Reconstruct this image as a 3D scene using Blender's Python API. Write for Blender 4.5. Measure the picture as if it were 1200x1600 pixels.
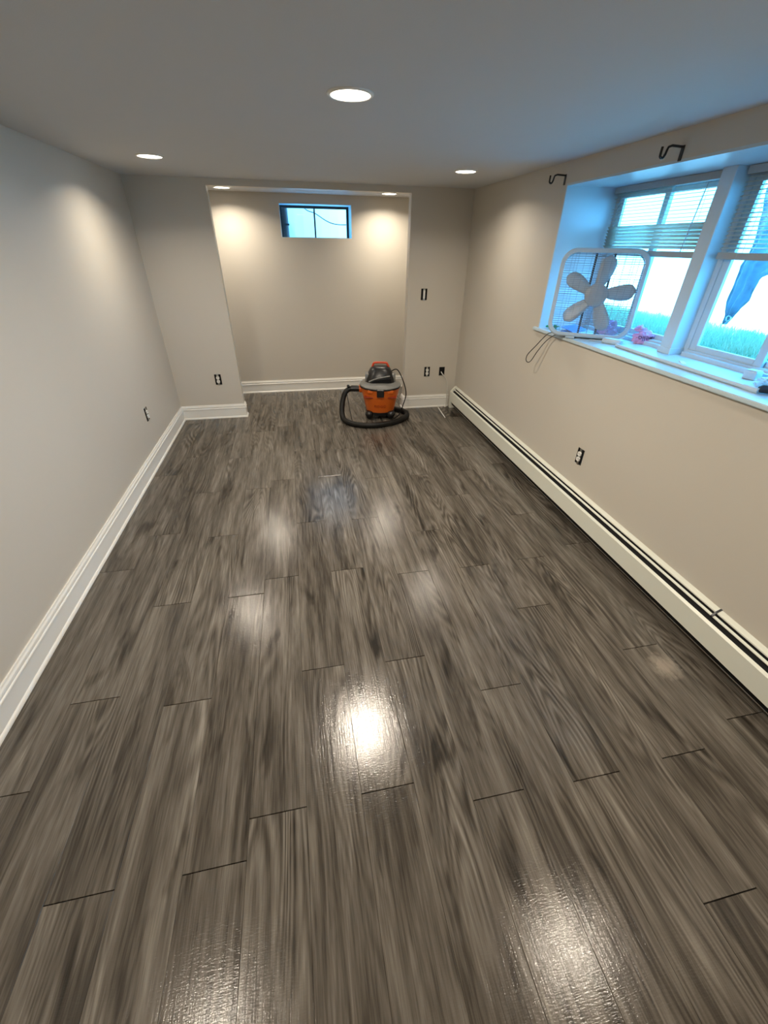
import bpy, bmesh, math, random
from mathutils import Vector, Matrix, noise
random.seed(7)
for o in list(bpy.data.objects): bpy.data.objects.remove(o)
SC = bpy.context.scene
C = SC.collection
PI = math.pi

# ------------------------------------------------------------------ camera
F_PX = 641.4
cam = bpy.data.cameras.new('camera'); cam_o = bpy.data.objects.new('camera', cam); C.objects.link(cam_o)
cam.sensor_fit = 'VERTICAL'; cam.sensor_height = 24.0; cam.lens = F_PX * 24.0 / 1600.0
cam.clip_start = 0.02
RT = Vector((0.98084, -0.19433, 0.01344)); UP = Vector((0.09494, 0.53717, 0.83812)); FW = Vector((0.17009, 0.82079, -0.54532))
m = Matrix((RT, UP, -FW)).transposed().to_4x4(); m.translation = Vector((1.352, 0.0, 1.719))
cam_o.matrix_world = m
SC.camera = cam_o
# ------------------------------------------------------------------ sky
w = bpy.data.worlds.new('sky'); SC.world = w; w.use_nodes = True
bg = w.node_tree.nodes['Background']
bg.inputs[0].default_value = (0.088, 0.50, 1.0, 1); bg.inputs[1].default_value = 15.0
# sun behind the house: it lights the paving, never the rooms directly
sun = bpy.data.lights.new('sun', 'SUN'); sun.energy = 10.0; sun.color = (0.75, 0.9, 1.0); sun.angle = 0.01
sun_o = bpy.data.objects.new('sun', sun); C.objects.link(sun_o); sun_o.location = (-4, -2, 9)
sun_o.rotation_euler = Vector((0.5, 0.2, -0.85)).to_track_quat('-Z', 'Y').to_euler()
# ------------------------------------------------------------------ exposure
vs = SC.view_settings
vs.view_transform = 'Standard'; vs.look = 'None'; vs.gamma = 1.0; vs.use_curve_mapping = False
vs.exposure = 0.0
LAMP_W = 10.0
LAMP_COL = (1.0, 0.88, 0.72)

# ------------------------------------------------------------------ dimensions
H = 2.2; W = 3.2424; D = 4.9035; YB = 5.84; T = 0.10; Y0 = -2.4
OA, OB, OH = 0.687, 2.594, 2.148          # alcove opening
SILL = 1.188
RY0, RY1, RZ1 = 1.31, 3.205, 2.07         # window recess
XO = 3.70                                 # outer face of the right wall

# ------------------------------------------------------------------ helpers
def tag(o, label=None, cat=None, group=None, kind=None):
    if label: o['label'] = label
    if cat: o['category'] = cat
    if group: o['group'] = group
    if kind: o['kind'] = kind
    return o
def link(name, me, mt, parent=None, smooth=False):
    o = bpy.data.objects.new(name, me); C.objects.link(o)
    if mt is not None and not me.materials: me.materials.append(mt)
    if parent: o.parent = parent
    if smooth:
        for p in me.polygons: p.use_smooth = True
    return o
def obj(name, bm, mt, parent=None, smooth=False, loc=None, auto=False):
    bmesh.ops.recalc_face_normals(bm, faces=bm.faces)
    me = bpy.data.meshes.new(name); bm.to_mesh(me); bm.free()
    if auto:
        for p in me.polygons: p.use_smooth = True
        me.set_sharp_from_angle(angle=math.radians(38))
    o = link(name, me, mt, parent, smooth)
    if loc: o.location = loc
    return o
def thing(name, label, cat, loc=(0, 0, 0), rot=(0, 0, 0), group=None):
    o = bpy.data.objects.new(name, None); C.objects.link(o)
    o.empty_display_size = 0.05; o.location = loc; o.rotation_euler = rot
    return tag(o, label, cat, group)
def B(): return bmesh.new()
def bx(bm, x0, x1, y0, y1, z0, z1, bev=0.0, seg=2):
    r = bmesh.ops.create_cube(bm, size=1.0)
    vs_ = r['verts']
    for v in vs_:
        v.co = Vector((x0 + (v.co.x + .5) * (x1 - x0), y0 + (v.co.y + .5) * (y1 - y0), z0 + (v.co.z + .5) * (z1 - z0)))
    if bev > 0:
        ed = list({e for v in vs_ for e in v.link_edges})
        bmesh.ops.bevel(bm, geom=ed, offset=bev, segments=seg, affect='EDGES', profile=0.5)
    return vs_
def box(*a, **k):
    bm = B(); bx(bm, *a, **k); return bm
def smooth_pts(pts, n=6):
    P = [Vector(p) for p in pts]; out = []
    for i in range(len(P) - 1):
        p0 = P[max(i - 1, 0)]; p1 = P[i]; p2 = P[i + 1]; p3 = P[min(i + 2, len(P) - 1)]
        for k in range(n):
            t = k / n
            out.append(0.5 * ((2 * p1) + (-p0 + p2) * t + (2 * p0 - 5 * p1 + 4 * p2 - p3) * t * t + (-p0 + 3 * p1 - 3 * p2 + p3) * t ** 3))
    out.append(P[-1]); return out
def tube(bm, pts, r, seg=10, caps=True, ridge=None):
    P = [Vector(p) for p in pts]; n = len(P)
    tan = [(P[min(i + 1, n - 1)] - P[max(i - 1, 0)]).normalized() for i in range(n)]
    a = Vector((0, 0, 1)) if abs(tan[0].z) < .9 else Vector((1, 0, 0))
    u = (a - tan[0] * a.dot(tan[0])).normalized(); rings = []
    for i in range(n):
        u = (u - tan[i] * u.dot(tan[i])).normalized(); v = tan[i].cross(u)
        rr = r(i / (n - 1)) if callable(r) else r
        if ridge: rr *= 1 + ridge * (1 if i % 2 else -1)
        rings.append([bm.verts.new(P[i] + (u * math.cos(2 * PI * k / seg) + v * math.sin(2 * PI * k / seg)) * rr) for k in range(seg)])
    for i in range(n - 1):
        for k in range(seg):
            bm.faces.new((rings[i][k], rings[i][(k + 1) % seg], rings[i + 1][(k + 1) % seg], rings[i + 1][k]))
    if caps:
        bm.faces.new(rings[0][::-1]); bm.faces.new(rings[-1])
def lathe(bm, prof, seg=32, c=(0, 0, 0), axis='Z', sx=1.0, sy=1.0):
    rings = []
    for r, z in prof:
        if r < 1e-6: rings.append([bm.verts.new((c[0], c[1], c[2] + z))])
        else: rings.append([bm.verts.new((c[0] + r * sx * math.cos(2 * PI * k / seg), c[1] + r * sy * math.sin(2 * PI * k / seg), c[2] + z)) for k in range(seg)])
    for i in range(len(rings) - 1):
        a_, b_ = rings[i], rings[i + 1]
        for k in range(seg):
            k2 = (k + 1) % seg
            if len(a_) == 1 and len(b_) == 1: continue
            if len(a_) == 1: bm.faces.new((a_[0], b_[k], b_[k2]))
            elif len(b_) == 1: bm.faces.new((a_[k], a_[k2], b_[0]))
            else: bm.faces.new((a_[k], a_[k2], b_[k2], b_[k]))
def prism(bm, pts, axis, a0, a1):
    """extrude a 2-D outline along an axis (0=x: pts are (y,z); 1=y: (x,z); 2=z: (x,y))"""
    def mk(p, a):
        return {0: (a, p[0], p[1]), 1: (p[0], a, p[1]), 2: (p[0], p[1], a)}[axis]
    A = [bm.verts.new(mk(p, a0)) for p in pts]; Bv = [bm.verts.new(mk(p, a1)) for p in pts]
    n = len(pts)
    for i in range(n): bm.faces.new((A[i], A[(i + 1) % n], Bv[(i + 1) % n], Bv[i]))
    bm.faces.new(A[::-1]); bm.faces.new(Bv)
def hole_wall(bm, axis, a0, a1, u0, u1, v0, v1, holes):
    """wall slab of thickness a0..a1 on axis (0 or 1) with rectangular holes (hu0,hu1,hv0,hv1) cut right through"""
    us = sorted({u0, u1, *[h[0] for h in holes], *[h[1] for h in holes]})
    zs = sorted({v0, v1, *[h[2] for h in holes], *[h[3] for h in holes]})
    def inside(u, v): return any(h[0] < u < h[1] and h[2] < v < h[3] for h in holes)
    solid = {(i, j): not inside((us[i] + us[i + 1]) / 2, (zs[j] + zs[j + 1]) / 2) for i in range(len(us) - 1) for j in range(len(zs) - 1)}
    cache = {}
    def V(a, u, z):
        k = (a, u, z)
        if k not in cache: cache[k] = bm.verts.new((a, u, z) if axis == 0 else (u, a, z))
        return cache[k]
    for (i, j), s in solid.items():
        if not s: continue
        U0, U1, Z0, Z1 = us[i], us[i + 1], zs[j], zs[j + 1]
        for a in (a0, a1): bm.faces.new((V(a, U0, Z0), V(a, U1, Z0), V(a, U1, Z1), V(a, U0, Z1)))
        for di, dj, p, q_ in ((-1, 0, (U0, Z0), (U0, Z1)), (1, 0, (U1, Z0), (U1, Z1)), (0, -1, (U0, Z0), (U1, Z0)), (0, 1, (U0, Z1), (U1, Z1))):
            if not solid.get((i + di, j + dj), False):
                bm.faces.new((V(a0, *p), V(a0, *q_), V(a1, *q_), V(a1, *p)))

# ------------------------------------------------------------------ materials
def new_mat(name):
    mt = bpy.data.materials.new(name); mt.use_nodes = True
    return mt, mt.node_tree, mt.node_tree.nodes['Principled BSDF']
def N(nt, t, **k):
    n = nt.nodes.new(t)
    for a, v in k.items(): setattr(n, a, v)
    return n
def pmat(name, col, rough=0.5, metal=0.0, spec=0.5, var=0.06, vscale=30.0, bump=0.0, bscale=200.0, coat=0.0, trans=0.0):
    mt, nt, p = new_mat(name)
    p.inputs['Roughness'].default_value = rough; p.inputs['Metallic'].default_value = metal
    p.inputs['Specular IOR Level'].default_value = spec; p.inputs['Coat Weight'].default_value = coat
    if trans: p.inputs['Transmission Weight'].default_value = trans
    tc = N(nt, 'ShaderNodeTexCoord'); nz = N(nt, 'ShaderNodeTexNoise'); nz.inputs['Scale'].default_value = vscale; nz.inputs['Detail'].default_value = 3
    nt.links.new(tc.outputs['Object'], nz.inputs['Vector'])
    mx = N(nt, 'ShaderNodeMix', data_type='RGBA')
    mx.inputs[6].default_value = (*[c * (1 - var) for c in col], 1); mx.inputs[7].default_value = (*[min(1, c * (1 + var)) for c in col], 1)
    nt.links.new(nz.outputs['Fac'], mx.inputs[0]); nt.links.new(mx.outputs[2], p.inputs['Base Color'])
    if bump:
        n2 = N(nt, 'ShaderNodeTexNoise'); n2.inputs['Scale'].default_value = bscale; n2.inputs['Detail'].default_value = 2
        nt.links.new(tc.outputs['Object'], n2.inputs['Vector'])
        b = N(nt, 'ShaderNodeBump'); b.inputs['Strength'].default_value = bump; b.inputs['Distance'].default_value = 0.002
        nt.links.new(n2.outputs['Fac'], b.inputs['Height']); nt.links.new(b.outputs['Normal'], p.inputs['Normal'])
    return mt
M = {}
M['wall'] = pmat('wall_paint', (0.585, 0.545, 0.475), rough=0.42, spec=0.4, var=0.015, vscale=3, bump=0.12, bscale=260)
M['ceiling'] = pmat('ceiling_paint', (0.62, 0.63, 0.64), rough=0.8, spec=0.2, var=0.015, vscale=3, bump=0.15, bscale=220)
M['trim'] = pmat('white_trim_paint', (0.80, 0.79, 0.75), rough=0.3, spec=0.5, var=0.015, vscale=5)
M['recess'] = pmat('recess_white_paint_daylight_tint', (0.53, 0.64, 0.70), rough=0.4, spec=0.4, var=0.02, vscale=6)  # white paint with the windows' blue daylight mixed into its base colour
M['vinyl'] = pmat('white_vinyl_daylight_tint', (0.50, 0.59, 0.64), rough=0.35, var=0.02)  # white vinyl, its colour shifted to blue to carry the daylight cast
M['heater'] = pmat('heater_enamel', (0.74, 0.75, 0.66), rough=0.38, var=0.02, vscale=8)
M['black'] = pmat('black_void', (0.006, 0.006, 0.007), rough=0.7, spec=0.2)
M['boxblack'] = pmat('black_box_plastic', (0.012, 0.012, 0.014), rough=0.5)
M['device'] = pmat('white_device_plastic', (0.82, 0.81, 0.78), rough=0.35)
M['steel'] = pmat('zinc_steel', (0.5, 0.5, 0.48), rough=0.35, metal=1.0)
M['iron'] = pmat('black_iron', (0.012, 0.012, 0.015), rough=0.4)
M['sub'] = pmat('subfloor', (0.02, 0.017, 0.014), rough=0.9)
M['orange'] = pmat('orange_plastic', (0.62, 0.125, 0.012), rough=0.38, var=0.05)
M['redorange'] = pmat('red_orange_plastic', (0.62, 0.065, 0.02), rough=0.35)
M['darkorange'] = pmat('moulded_lettering', (0.30, 0.035, 0.008), rough=0.4)
M['vgrey'] = pmat('grey_plastic', (0.19, 0.19, 0.18), rough=0.4)
M['vblack'] = pmat('black_plastic', (0.008, 0.008, 0.009), rough=0.35)
M['hose'] = pmat('black_hose', (0.006, 0.0055, 0.005), rough=0.5, spec=0.3)
M['cable'] = pmat('grey_white_cable', (0.62, 0.60, 0.54), rough=0.5)
M['fan'] = pmat('white_fan_plastic_daylight_tint', (0.44, 0.52, 0.57), rough=0.35)  # white plastic dulled and blued to stand in for the window light
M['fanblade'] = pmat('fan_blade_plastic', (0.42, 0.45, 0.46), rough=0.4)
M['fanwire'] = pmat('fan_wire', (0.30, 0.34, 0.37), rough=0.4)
M['fandark'] = pmat('fan_dark_bracket', (0.05, 0.055, 0.06), rough=0.5)
M['cord'] = pmat('dark_cord', (0.035, 0.035, 0.035), rough=0.5)
M['green'] = pmat('green_cloth', (0.02, 0.42, 0.16), rough=0.8)
M['bluepaper'] = pmat('blue_paper', (0.08, 0.25, 0.75), rough=0.6, var=0.2, vscale=20)
M['ink'] = pmat('dark_blue_ink', (0.02, 0.02, 0.09), rough=0.6)
M['pink'] = pmat('pink_plastic_film', (0.64, 0.33, 0.54), rough=0.35, var=0.15, vscale=25)
M['tarp'] = pmat('blue_tarp', (0.26, 0.38, 0.46), rough=0.3, var=0.5, vscale=14, bump=0.8, bscale=30)
M['pave'] = pmat('pale_paving', (0.72, 0.70, 0.66), rough=0.8, var=0.1, vscale=4)
M['soil'] = pmat('lawn_soil', (0.22, 0.30, 0.20), rough=0.9, var=0.4, vscale=12)
M['wellwall'] = pmat('pale_concrete', (0.62, 0.62, 0.60), rough=0.8, var=0.06, vscale=3)
M['wframe'] = pmat('black_aluminium', (0.012, 0.014, 0.018), rough=0.35)
M['wood_core'] = pmat('added_dark_pipe', (0.05, 0.055, 0.065), rough=0.45)
M['handle'] = pmat('dark_rubber', (0.03, 0.032, 0.04), rough=0.45)

def glass_mat():
    mt, nt, p = new_mat('clear_glass'); nt.nodes.remove(p)
    out = [n for n in nt.nodes if n.type == 'OUTPUT_MATERIAL'][0]
    t = N(nt, 'ShaderNodeBsdfTransparent'); t.inputs[0].default_value = (0.96, 0.99, 0.99, 1)
    g = N(nt, 'ShaderNodeBsdfGlossy'); g.inputs['Roughness'].default_value = 0.02
    lw = N(nt, 'ShaderNodeLayerWeight'); lw.inputs['Blend'].default_value = 0.5
    pw = N(nt, 'ShaderNodeMath', operation='POWER'); pw.inputs[1].default_value = 5.0
    ma = N(nt, 'ShaderNodeMath', operation='MULTIPLY_ADD'); ma.inputs[1].default_value = 0.5; ma.inputs[2].default_value = 0.025
    nt.links.new(lw.outputs['Facing'], pw.inputs[0]); nt.links.new(pw.outputs[0], ma.inputs[0])
    mx = N(nt, 'ShaderNodeMixShader')
    nt.links.new(ma.outputs[0], mx.inputs[0]); nt.links.new(t.outputs[0], mx.inputs[1]); nt.links.new(g.outputs[0], mx.inputs[2]); nt.links.new(mx.outputs[0], out.inputs[0])
    return mt
M['glass'] = glass_mat()
def translucent(name, col, fac, rough=0.4):
    mt, nt, p = new_mat(name)
    out = [n for n in nt.nodes if n.type == 'OUTPUT_MATERIAL'][0]
    p.inputs['Base Color'].default_value = (*col, 1); p.inputs['Roughness'].default_value = rough
    t = N(nt, 'ShaderNodeBsdfTranslucent'); t.inputs[0].default_value = (*col, 1)
    tc = N(nt, 'ShaderNodeTexCoord'); nz = N(nt, 'ShaderNodeTexNoise'); nz.inputs['Scale'].default_value = 18
    mr = N(nt, 'ShaderNodeMapRange'); mr.inputs['To Min'].default_value = fac * .85; mr.inputs['To Max'].default_value = fac * 1.15
    nt.links.new(tc.outputs['Object'], nz.inputs['Vector']); nt.links.new(nz.outputs['Fac'], mr.inputs['Value'])
    mx = N(nt, 'ShaderNodeMixShader')
    nt.links.new(mr.outputs[0], mx.inputs[0]); nt.links.new(p.outputs[0], mx.inputs[1]); nt.links.new(t.outputs[0], mx.inputs[2]); nt.links.new(mx.outputs[0], out.inputs[0])
    return mt
M['rail'] = pmat('blind_rail', (0.36, 0.38, 0.37), rough=0.4)
M['slat'] = translucent('blind_slat_vinyl', (0.72, 0.72, 0.64), 0.25)
M['grass'] = translucent('grass_blade', (0.30, 0.40, 0.27), 0.35, 0.6)
M['clearbag'] = translucent('cloudy_plastic_bag', (0.75, 0.8, 0.82), 0.5, 0.25)
def emit_mat(name, col, s):
    mt, nt, p = new_mat(name)
    p.inputs['Base Color'].default_value = (0.8, 0.8, 0.8, 1)
    p.inputs['Emission Color'].default_value = (*col, 1); p.inputs['Emission Strength'].default_value = s
    return mt
M['lens'] = emit_mat('lamp_lens', LAMP_COL, 10.0)

def wood_mat():
    mt, nt, p = new_mat('grey_oak_laminate')
    L = nt.links.new
    geo = N(nt, 'ShaderNodeNewGeometry'); oi = N(nt, 'ShaderNodeObjectInfo')
    sep = N(nt, 'ShaderNodeSeparateXYZ'); L(geo.outputs['Position'], sep.inputs[0])
    def mth(op, a, b=None):
        n = N(nt, 'ShaderNodeMath', operation=op)
        for i, v in enumerate((a, b)):
            if v is None: continue
            if isinstance(v, (int, float)): n.inputs[i].default_value = v
            else: L(v, n.inputs[i])
        return n.outputs[0]
    rnd = mth('MULTIPLY', oi.outputs['Random'], 37.0)
    def coords(sx, sy, off):
        c = N(nt, 'ShaderNodeCombineXYZ')
        L(mth('MULTIPLY', sep.outputs['X'], sx), c.inputs[0]); L(mth('MULTIPLY', sep.outputs['Y'], sy), c.inputs[1]); L(mth('ADD', rnd, off), c.inputs[2])
        return c.outputs[0]
    def noise_(sx, sy, off, detail, dist=0.0, rough=.55):
        n = N(nt, 'ShaderNodeTexNoise'); n.inputs['Scale'].default_value = 1.0; n.inputs['Detail'].default_value = detail
        n.inputs['Distortion'].default_value = dist; n.inputs['Roughness'].default_value = rough
        L(coords(sx, sy, off), n.inputs['Vector']); return n.outputs['Fac']
    broad = noise_(12, 1.25, 0.0, 5, 0.7)
    streak = noise_(44, 2.2, 5.0, 5, 0.6)
    fine = noise_(210, 8.0, 9.0, 3, 0.3)
    knot = noise_(9.0, 1.7, 13.0, 3, 0.9)
    cath_mask = noise_(4.0, 0.8, 17.0, 1)
    # cathedral figure: contours of a stretched field
    field = noise_(5.5, 0.62, 21.0, 1.2, 0.25)
    rings = mth('SINE', mth('MULTIPLY', field, 150.0))
    rings = mth('MULTIPLY', rings, mth('MULTIPLY', mth('MAXIMUM', mth('SUBTRACT', cath_mask, 0.42), 0.0), 0.55))
    s = mth('ADD', mth('MULTIPLY', broad, 0.95), mth('MULTIPLY', streak, 0.65))
    s = mth('ADD', s, mth('MULTIPLY', fine, 0.46))
    s = mth('ADD', s, rings)
    s = mth('ADD', s, mth('MULTIPLY', mth('SUBTRACT', oi.outputs['Random'], 0.5), 0.09))
    s = mth('SUBTRACT', s, mth('MULTIPLY', mth('MAXIMUM', mth('SUBTRACT', knot, 0.58), 0.0), 1.9))
    mr = N(nt, 'ShaderNodeMapRange'); mr.inputs['From Min'].default_value = 0.66; mr.inputs['From Max'].default_value = 1.42
    L(s, mr.inputs['Value'])
    cr = N(nt, 'ShaderNodeValToRGB'); L(mr.outputs[0], cr.inputs[0])
    e = cr.color_ramp.elements
    e[0].position = 0.0; e[0].color = (0.026, 0.022, 0.018, 1)
    e[1].position = 1.0; e[1].color = (0.262, 0.238, 0.206, 1)
    for pos, col in ((0.28, (0.062, 0.053, 0.043)), (0.55, (0.119, 0.104, 0.087)), (0.78, (0.176, 0.157, 0.133))):
        x = e.new(pos); x.color = (*col, 1)
    # scuff of white dust near the heater
    d = N(nt, 'ShaderNodeVectorMath', operation='DISTANCE'); d.inputs[1].default_value = (2.975, 0.985, 0.0); L(geo.outputs['Position'], d.inputs[0])
    dn = noise_(45, 30, 0.0, 3, 0.5)
    sm = N(nt, 'ShaderNodeMapRange'); sm.inputs['From Min'].default_value = 0.085; sm.inputs['From Max'].default_value = 0.02; sm.inputs['To Max'].default_value = 1.0
    L(mth('ADD', d.outputs['Value'], mth('MULTIPLY', mth('SUBTRACT', dn, 0.5), 0.10)), sm.inputs['Value'])
    mx = N(nt, 'ShaderNodeMix', data_type='RGBA'); L(mth('MULTIPLY', sm.outputs[0], 0.55), mx.inputs[0]); L(cr.outputs[0], mx.inputs[6]); mx.inputs[7].default_value = (0.42, 0.36, 0.30, 1)
    L(mx.outputs[2], p.inputs['Base Color'])
    # gloss: embossed, slightly uneven
    gl = noise_(30, 30, 40.0, 3, 0.3)
    rr = N(nt, 'ShaderNodeMapRange'); rr.inputs['To Min'].default_value = 0.085; rr.inputs['To Max'].default_value = 0.22; L(gl, rr.inputs['Value'])
    L(rr.outputs[0], p.inputs['Roughness']); p.inputs['Specular IOR Level'].default_value = 0.36
    emb = noise_(55, 240, 50.0, 2, 0.2)
    hgt = mth('ADD', mth('MULTIPLY', emb, 0.6), mth('MULTIPLY', fine, 0.6))
    b = N(nt, 'ShaderNodeBump'); b.inputs['Strength'].default_value = 0.5; b.inputs['Distance'].default_value = 0.0012
    L(hgt, b.inputs['Height']); L(b.outputs['Normal'], p.inputs['Normal'])
    return mt
M['wood'] = wood_mat()

# ------------------------------------------------------------------ room shell
floor = obj('floor', box(-0.02, W + 0.02, Y0, YB + 0.02, -0.08, -0.0088), M['sub'])
tag(floor, 'grey-brown wood-look laminate plank floor', kind='structure')
PHASE = {0: 0.95, 1: 1.301, 2: 0.589, 3: 1.216, 4: 0.586, 5: 0.706, 6: 1.283, 7: 0.709, 8: 1.261, 9: 0.609, 10: 1.027, 11: 0.597, 12: 1.47, 13: 0.607, 14: 1.108, 15: 0.695}
PW, PL = 0.2015, 1.268
plank_cache = {}
def plank_mesh(wd, ln):
    k = (round(wd, 4), round(ln, 4))
    if k in plank_cache: return plank_cache[k]
    bm = B(); c = 0.0008; z0, z1 = -0.0088, 0.0
    lo = [(0, 0), (wd, 0), (wd, ln), (0, ln)]; hi = [(c, c), (wd - c, c), (wd - c, ln - c), (c, ln - c)]
    r0 = [bm.verts.new((x, y, z0)) for x, y in lo]; r1 = [bm.verts.new((x, y, z1 - c)) for x, y in lo]; r2 = [bm.verts.new((x, y, z1)) for x, y in hi]
    for a_, b_ in ((r0, r1), (r1, r2)):
        for i in range(4): bm.faces.new((a_[i], a_[(i + 1) % 4], b_[(i + 1) % 4], b_[i]))
    bm.faces.new(r2); bm.faces.new(r0[::-1])
    bmesh.ops.recalc_face_normals(bm, faces=bm.faces)
    me = bpy.data.meshes.new('plank'); bm.to_mesh(me); bm.free(); me.materials.append(M['wood']); plank_cache[k] = me
    return me
for k in range(16):
    x0 = 0.0195 + PW * k; x1 = min(x0 + PW, W)
    if k == 0: x0 = 0.0
    y = PHASE[k] - 2 * PL
    while y < YB:
        a_ = max(y, Y0); b_ = min(y + PL, YB)
        if b_ - a_ > 0.05:
            o = bpy.data.objects.new('plank', plank_mesh(x1 - x0 - 0.0006, b_ - a_ - 0.0030)); C.objects.link(o)
            o.location = (x0 + 0.0003, a_ + 0.0011, 0); o.parent = floor
        y += PL

ceil_o = tag(obj('ceiling', box(-0.15, XO, Y0 - 0.1, YB + 0.3, H, H + 0.1), M['ceiling']), 'smooth painted ceiling', kind='structure')
HA = 2.186
tag(obj('ceiling_alcove', box(0, W, D + T, YB, HA, H), M['ceiling']), 'slightly lower painted ceiling of the alcove', kind='structure')
tag(obj('wall_left', box(-0.12, 0, Y0, YB + 0.3, -0.08, H), M['wall']), 'long plain greige wall', kind='structure')
tag(obj('wall_rear', box(0, W, Y0 - 0.1, Y0, -0.08, H), M['wall']), 'greige wall behind the viewpoint', kind='structure')
bm = B(); hole_wall(bm, 0, W, XO, Y0, YB + 0.3, -0.08, H, [(RY0 - 0.012, RY1 + 0.012, SILL - 0.024, RZ1 + 0.012)])
tag(obj('wall_right', bm, M['wall']), 'greige wall with the wide recessed window', kind='structure')
bm = B(); prism(bm, [(0, -0.0), (OA, 0.0), (OA, OH), (OB, OH), (OB, 0.0), (W, 0.0), (W, H), (0, H)], 1, D, D + T)
tag(obj('wall_front', bm, M['wall']), 'greige wall with the wide cased alcove opening', kind='structure')
SW = (1.303, 2.12, 1.775, 2.098); SWD = 0.28
bm = B(); hole_wall(bm, 1, YB, YB + 0.3, 0, W, -0.08, H, [SW])
tag(obj('wall_alcove', bm, M['wall']), 'greige rear wall of the alcove', kind='structure')

# baseboards: swept profile, mitred
BH = 0.154
prof = [(0, 0), (0.019, 0), (0.0185, 0.007), (0.016, 0.013), (0.013, 0.0165), (0.011, 0.0175), (0.011, 0.104), (0.0135, 0.106), (0.0150, 0.111), (0.0135, 0.116), (0.0105, 0.119), (0.0100, 0.126), (0.0125, 0.131), (0.0115, 0.138), (0.0075, 0.146), (0.006, BH), (0, BH)]
prof = [(u * 1.25, v) for u, v in prof]
def sweep(name, pts, i0, label, z0=0.0):
    P = [Vector((p[0], p[1], 0)) for p in pts]
    def nrm(i):
        d = (P[i + 1] - P[i]).normalized(); return Vector((d.y, -d.x, 0))
    def off(i):
        if i == 0: return nrm(0)
        if i == len(P) - 1: return nrm(i - 1)
        a_, b_ = nrm(i - 1), nrm(i); s = a_ + b_
        return s / max(1e-6, 1 + a_.dot(b_))
    bm = B(); rings = []
    for i in (i0, i0 + 1):
        o = off(i); rings.append([bm.verts.new(P[i] + o * u + Vector((0, 0, z0 + v))) for u, v in prof])
    n = len(prof)
    for k in range(n - 1): bm.faces.new((rings[0][k], rings[0][k + 1], rings[1][k + 1], rings[1][k]))
    bm.faces.new(rings[0]); bm.faces.new(rings[1][::-1])
    return tag(obj(name, bm, M['trim']), label, kind='structure')
pl = [(0, Y0), (0, D), (OA, D), (OA, D + T)]
sweep('baseboard_left', pl, 0, 'white moulded baseboard along the left wall')
sweep('baseboard_front_left', pl, 1, 'short white baseboard left of the alcove opening')
sweep('baseboard_jamb_left', pl, 2, 'white baseboard return on the left opening jamb')
pr = [(OB, D + T), (OB, D), (W - 0.072, D)]
sweep('baseboard_jamb_right', pr, 0, 'white baseboard return on the right opening jamb')
sweep('baseboard_front_right', pr, 1, 'short white baseboard right of the alcove opening')
sweep('baseboard_alcove', [(0, YB), (W, YB)], 0, 'white baseboard across the alcove rear wall')

# window recess lining, sill, post
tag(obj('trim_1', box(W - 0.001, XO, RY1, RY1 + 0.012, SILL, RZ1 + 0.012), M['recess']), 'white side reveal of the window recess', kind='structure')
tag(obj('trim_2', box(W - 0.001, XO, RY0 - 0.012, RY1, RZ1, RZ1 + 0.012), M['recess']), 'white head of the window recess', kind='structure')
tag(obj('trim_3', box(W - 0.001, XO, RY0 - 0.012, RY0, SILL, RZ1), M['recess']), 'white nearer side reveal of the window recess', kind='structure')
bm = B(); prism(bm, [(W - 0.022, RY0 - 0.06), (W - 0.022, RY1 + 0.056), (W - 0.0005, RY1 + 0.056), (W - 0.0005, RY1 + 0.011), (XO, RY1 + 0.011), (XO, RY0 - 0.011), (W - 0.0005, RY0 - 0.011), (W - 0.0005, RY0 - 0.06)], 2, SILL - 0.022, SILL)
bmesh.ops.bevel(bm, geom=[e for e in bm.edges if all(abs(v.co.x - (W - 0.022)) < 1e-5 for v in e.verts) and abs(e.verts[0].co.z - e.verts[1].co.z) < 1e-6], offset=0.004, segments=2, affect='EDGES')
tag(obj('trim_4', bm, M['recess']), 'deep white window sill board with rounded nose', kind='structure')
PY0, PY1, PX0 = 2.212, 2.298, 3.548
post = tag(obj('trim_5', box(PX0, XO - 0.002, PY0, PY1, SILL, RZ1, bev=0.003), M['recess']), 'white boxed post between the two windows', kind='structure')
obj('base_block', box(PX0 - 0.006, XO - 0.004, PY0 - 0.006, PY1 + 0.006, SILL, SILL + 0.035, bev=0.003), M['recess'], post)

# sliding windows
def slider(name, ya, yb, label):
    """window between ya<yb, facing the room at -x"""
    f0, f1 = 3.640, 3.696
    bm = B(); za, zb = SILL + 0.0, RZ1
    bx(bm, f0, f1, ya, ya + 0.032, za, zb); bx(bm, f0, f1, yb - 0.032, yb, za, zb)
    bx(bm, f0, f1, ya + 0.032, yb - 0.032, zb - 0.032, zb)
    bx(bm, 3.604, f1, ya + 0.032, yb - 0.032, za, za + 0.022); bx(bm, 3.632, f1, ya + 0.032, yb - 0.032, za + 0.022, za + 0.034)
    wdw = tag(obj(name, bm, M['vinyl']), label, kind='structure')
    mid = (ya + yb) / 2
    for s, (sa, sb, sx) in enumerate(((mid - 0.030, yb - 0.030, 3.646), (ya + 0.030, mid + 0.030, 3.668))):
        z0, z1 = za + 0.030, zb - 0.030; st = 0.044; th = 0.02
        bm = B()
        bx(bm, sx, sx + th, sa, sa + st, z0, z1, bev=0.002, seg=1); bx(bm, sx, sx + th, sb - st, sb, z0, z1, bev=0.002, seg=1)
        bx(bm, sx, sx + th, sa + st, sb - st, z0, z0 + 0.034, bev=0.002, seg=1); bx(bm, sx, sx + th, sa + st, sb - st, z1 - 0.034, z1, bev=0.002, seg=1)
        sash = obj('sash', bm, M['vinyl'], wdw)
        obj('pane', box(sx + 0.008, sx + 0.012, sa + st - 0.004, sb - st + 0.004, z0 + 0.03, z1 - 0.03), M['glass'], sash)
    return wdw
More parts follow.
